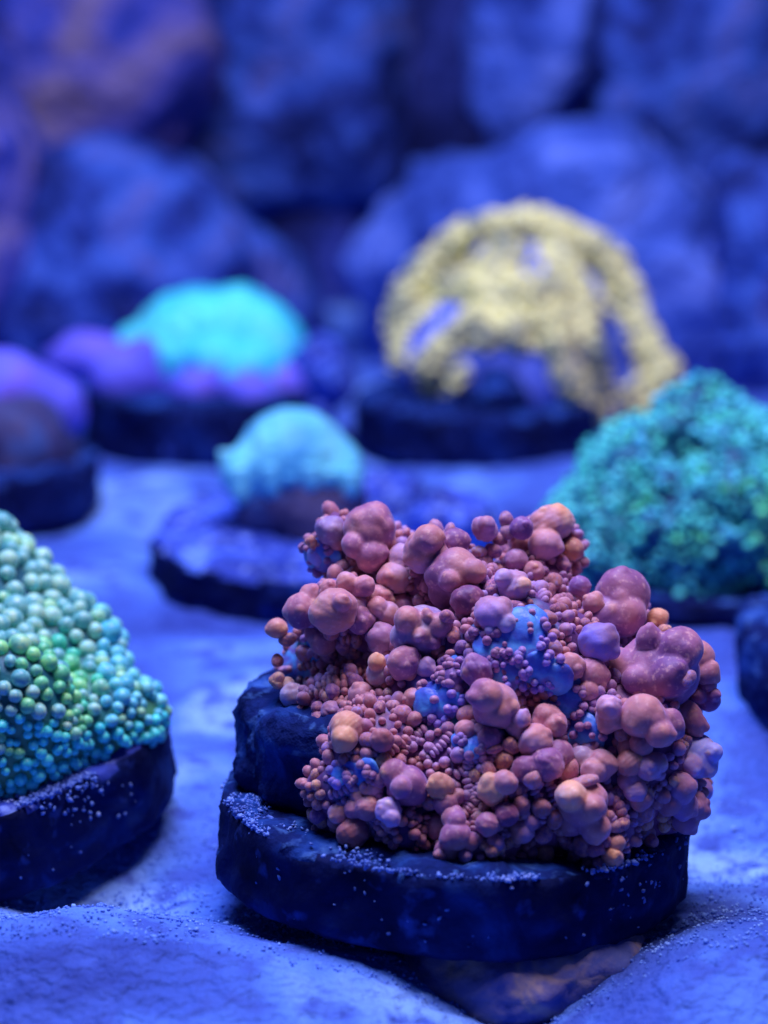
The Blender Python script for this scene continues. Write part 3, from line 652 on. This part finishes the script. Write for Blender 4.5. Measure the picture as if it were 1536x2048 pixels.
# stones
def stone(name, px, py, d, rx, ry, rz, m, label, cat, group=None, seed=1.0, sub=5, nz=((1.0, .2, 4),), lob=3, sq=0):
    rs = np.random.RandomState(int(seed*10)); c = at(px, py, d)
    lobes = [((0, 0, 0), .8)]+[(rs.randn(3)*.33, rs.uniform(.4, .65)) for _ in range(lob)]
    v, f = star(lobes, sub, 9, (), seed)
    if sq:
        u = v/np.linalg.norm(v, axis=1)[:, None]; v = u*(np.linalg.norm(v, axis=1)**.5)[:, None]/((np.abs(u)**sq).sum(axis=1)**(1/sq))[:, None]*.92
        w_ = rs.uniform(-.55, .55); v = v@np.array([[math.cos(w_), 0, math.sin(w_)], [0, 1, 0], [-math.sin(w_), 0, math.cos(w_)]])
    v = v*np.array((rx, ry, rz))
    s = (rx+ry+rz)/3
    v = v*(1+fbm(v, 1.1/s*nz[0][0], nz[0][2], seed)*nz[0][1])[:, None]*(1+fbm(v, 5/s, 3, seed+5)*.03)[:, None]
    o = link(name, mkmesh(name, v, f, m)); o.location = c; return tag(o, label, cat, group)
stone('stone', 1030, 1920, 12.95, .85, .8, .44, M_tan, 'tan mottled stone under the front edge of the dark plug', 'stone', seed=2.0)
stone('stone', 895, 1075, 20.6, .62, .55, .42, M_plug_b, 'deep blue rounded stone just behind the orange coral', 'stone', seed=3.0)
stone('shell_fragment', 832, 985, 22.8, .15, .15, .13, M_grain, 'small pale blue fragment on the sand in front of the yellow coral', 'fragment', seed=4.0, sub=4)
stone('stone', 770, 985, 22.5, .5, .4, .28, M_plug_b, 'low blue stone right of the pale blue ball coral', 'stone', seed=5.0)
stone('stone', 640, 740, 26.5, .5, .6, .5, M_plug_b, 'blue lump of stone right of the bright cyan coral', 'stone', seed=7.0)
G = 'rocks stacked at the back of the tank'
RK = [ # px, py, depth, rx, ry, rz, mat, label
 (1145, 620, 32, 3.05, 2.4, 3.1, M_rock3, 'large rounded pale blue rock behind the yellow coral'),
 (255, 560, 33.5, 2.4, 2.2, 2.5, M_rock, 'broad blue rock behind the bright cyan coral'),
 (1540, 560, 31, 1.2, 1.8, 2.0, M_rock, 'mottled blue rock behind the teal green coral at the right edge'),
 (-60, 440, 32.5, 1.3, 1.6, 2.2, M_rock2, 'brownish violet rock at the left edge behind the violet coral'),
 (150, 200, 36, 2.5, 2.0, 3.0, M_rock2, 'tan patched rock high at the upper left'),
 (560, 150, 38, 2.3, 2.0, 2.7, M_rock, 'dark blue rock at the top left of centre'),
 (1045, 110, 35, 1.05, 1.0, 2.0, M_rock3, 'narrow pale blue upright rock at the top right of centre'),
 (1390, 200, 36, 2.2, 2.0, 3.2, M_rock, 'deep blue rock at the upper right corner')]
for i, (a, b2, d, rx, ry, rz, m, lb) in enumerate(RK):
    stone('rock', a, b2, d, rx, ry, rz, m, lb, 'rock', G, seed=20.+i*3, sub=5, nz=((1.0, .22, 6),), lob=2, sq=3.2)
RKD = [(640, 620, 40, 2.2, 2, 5), (860, 150, 43, 5, 2, 6), (200, 600, 42, 6, 2, 6), (1300, 300, 43, 6, 2, 7)]  # backing rocks, their black standing in for the shade of the crevices
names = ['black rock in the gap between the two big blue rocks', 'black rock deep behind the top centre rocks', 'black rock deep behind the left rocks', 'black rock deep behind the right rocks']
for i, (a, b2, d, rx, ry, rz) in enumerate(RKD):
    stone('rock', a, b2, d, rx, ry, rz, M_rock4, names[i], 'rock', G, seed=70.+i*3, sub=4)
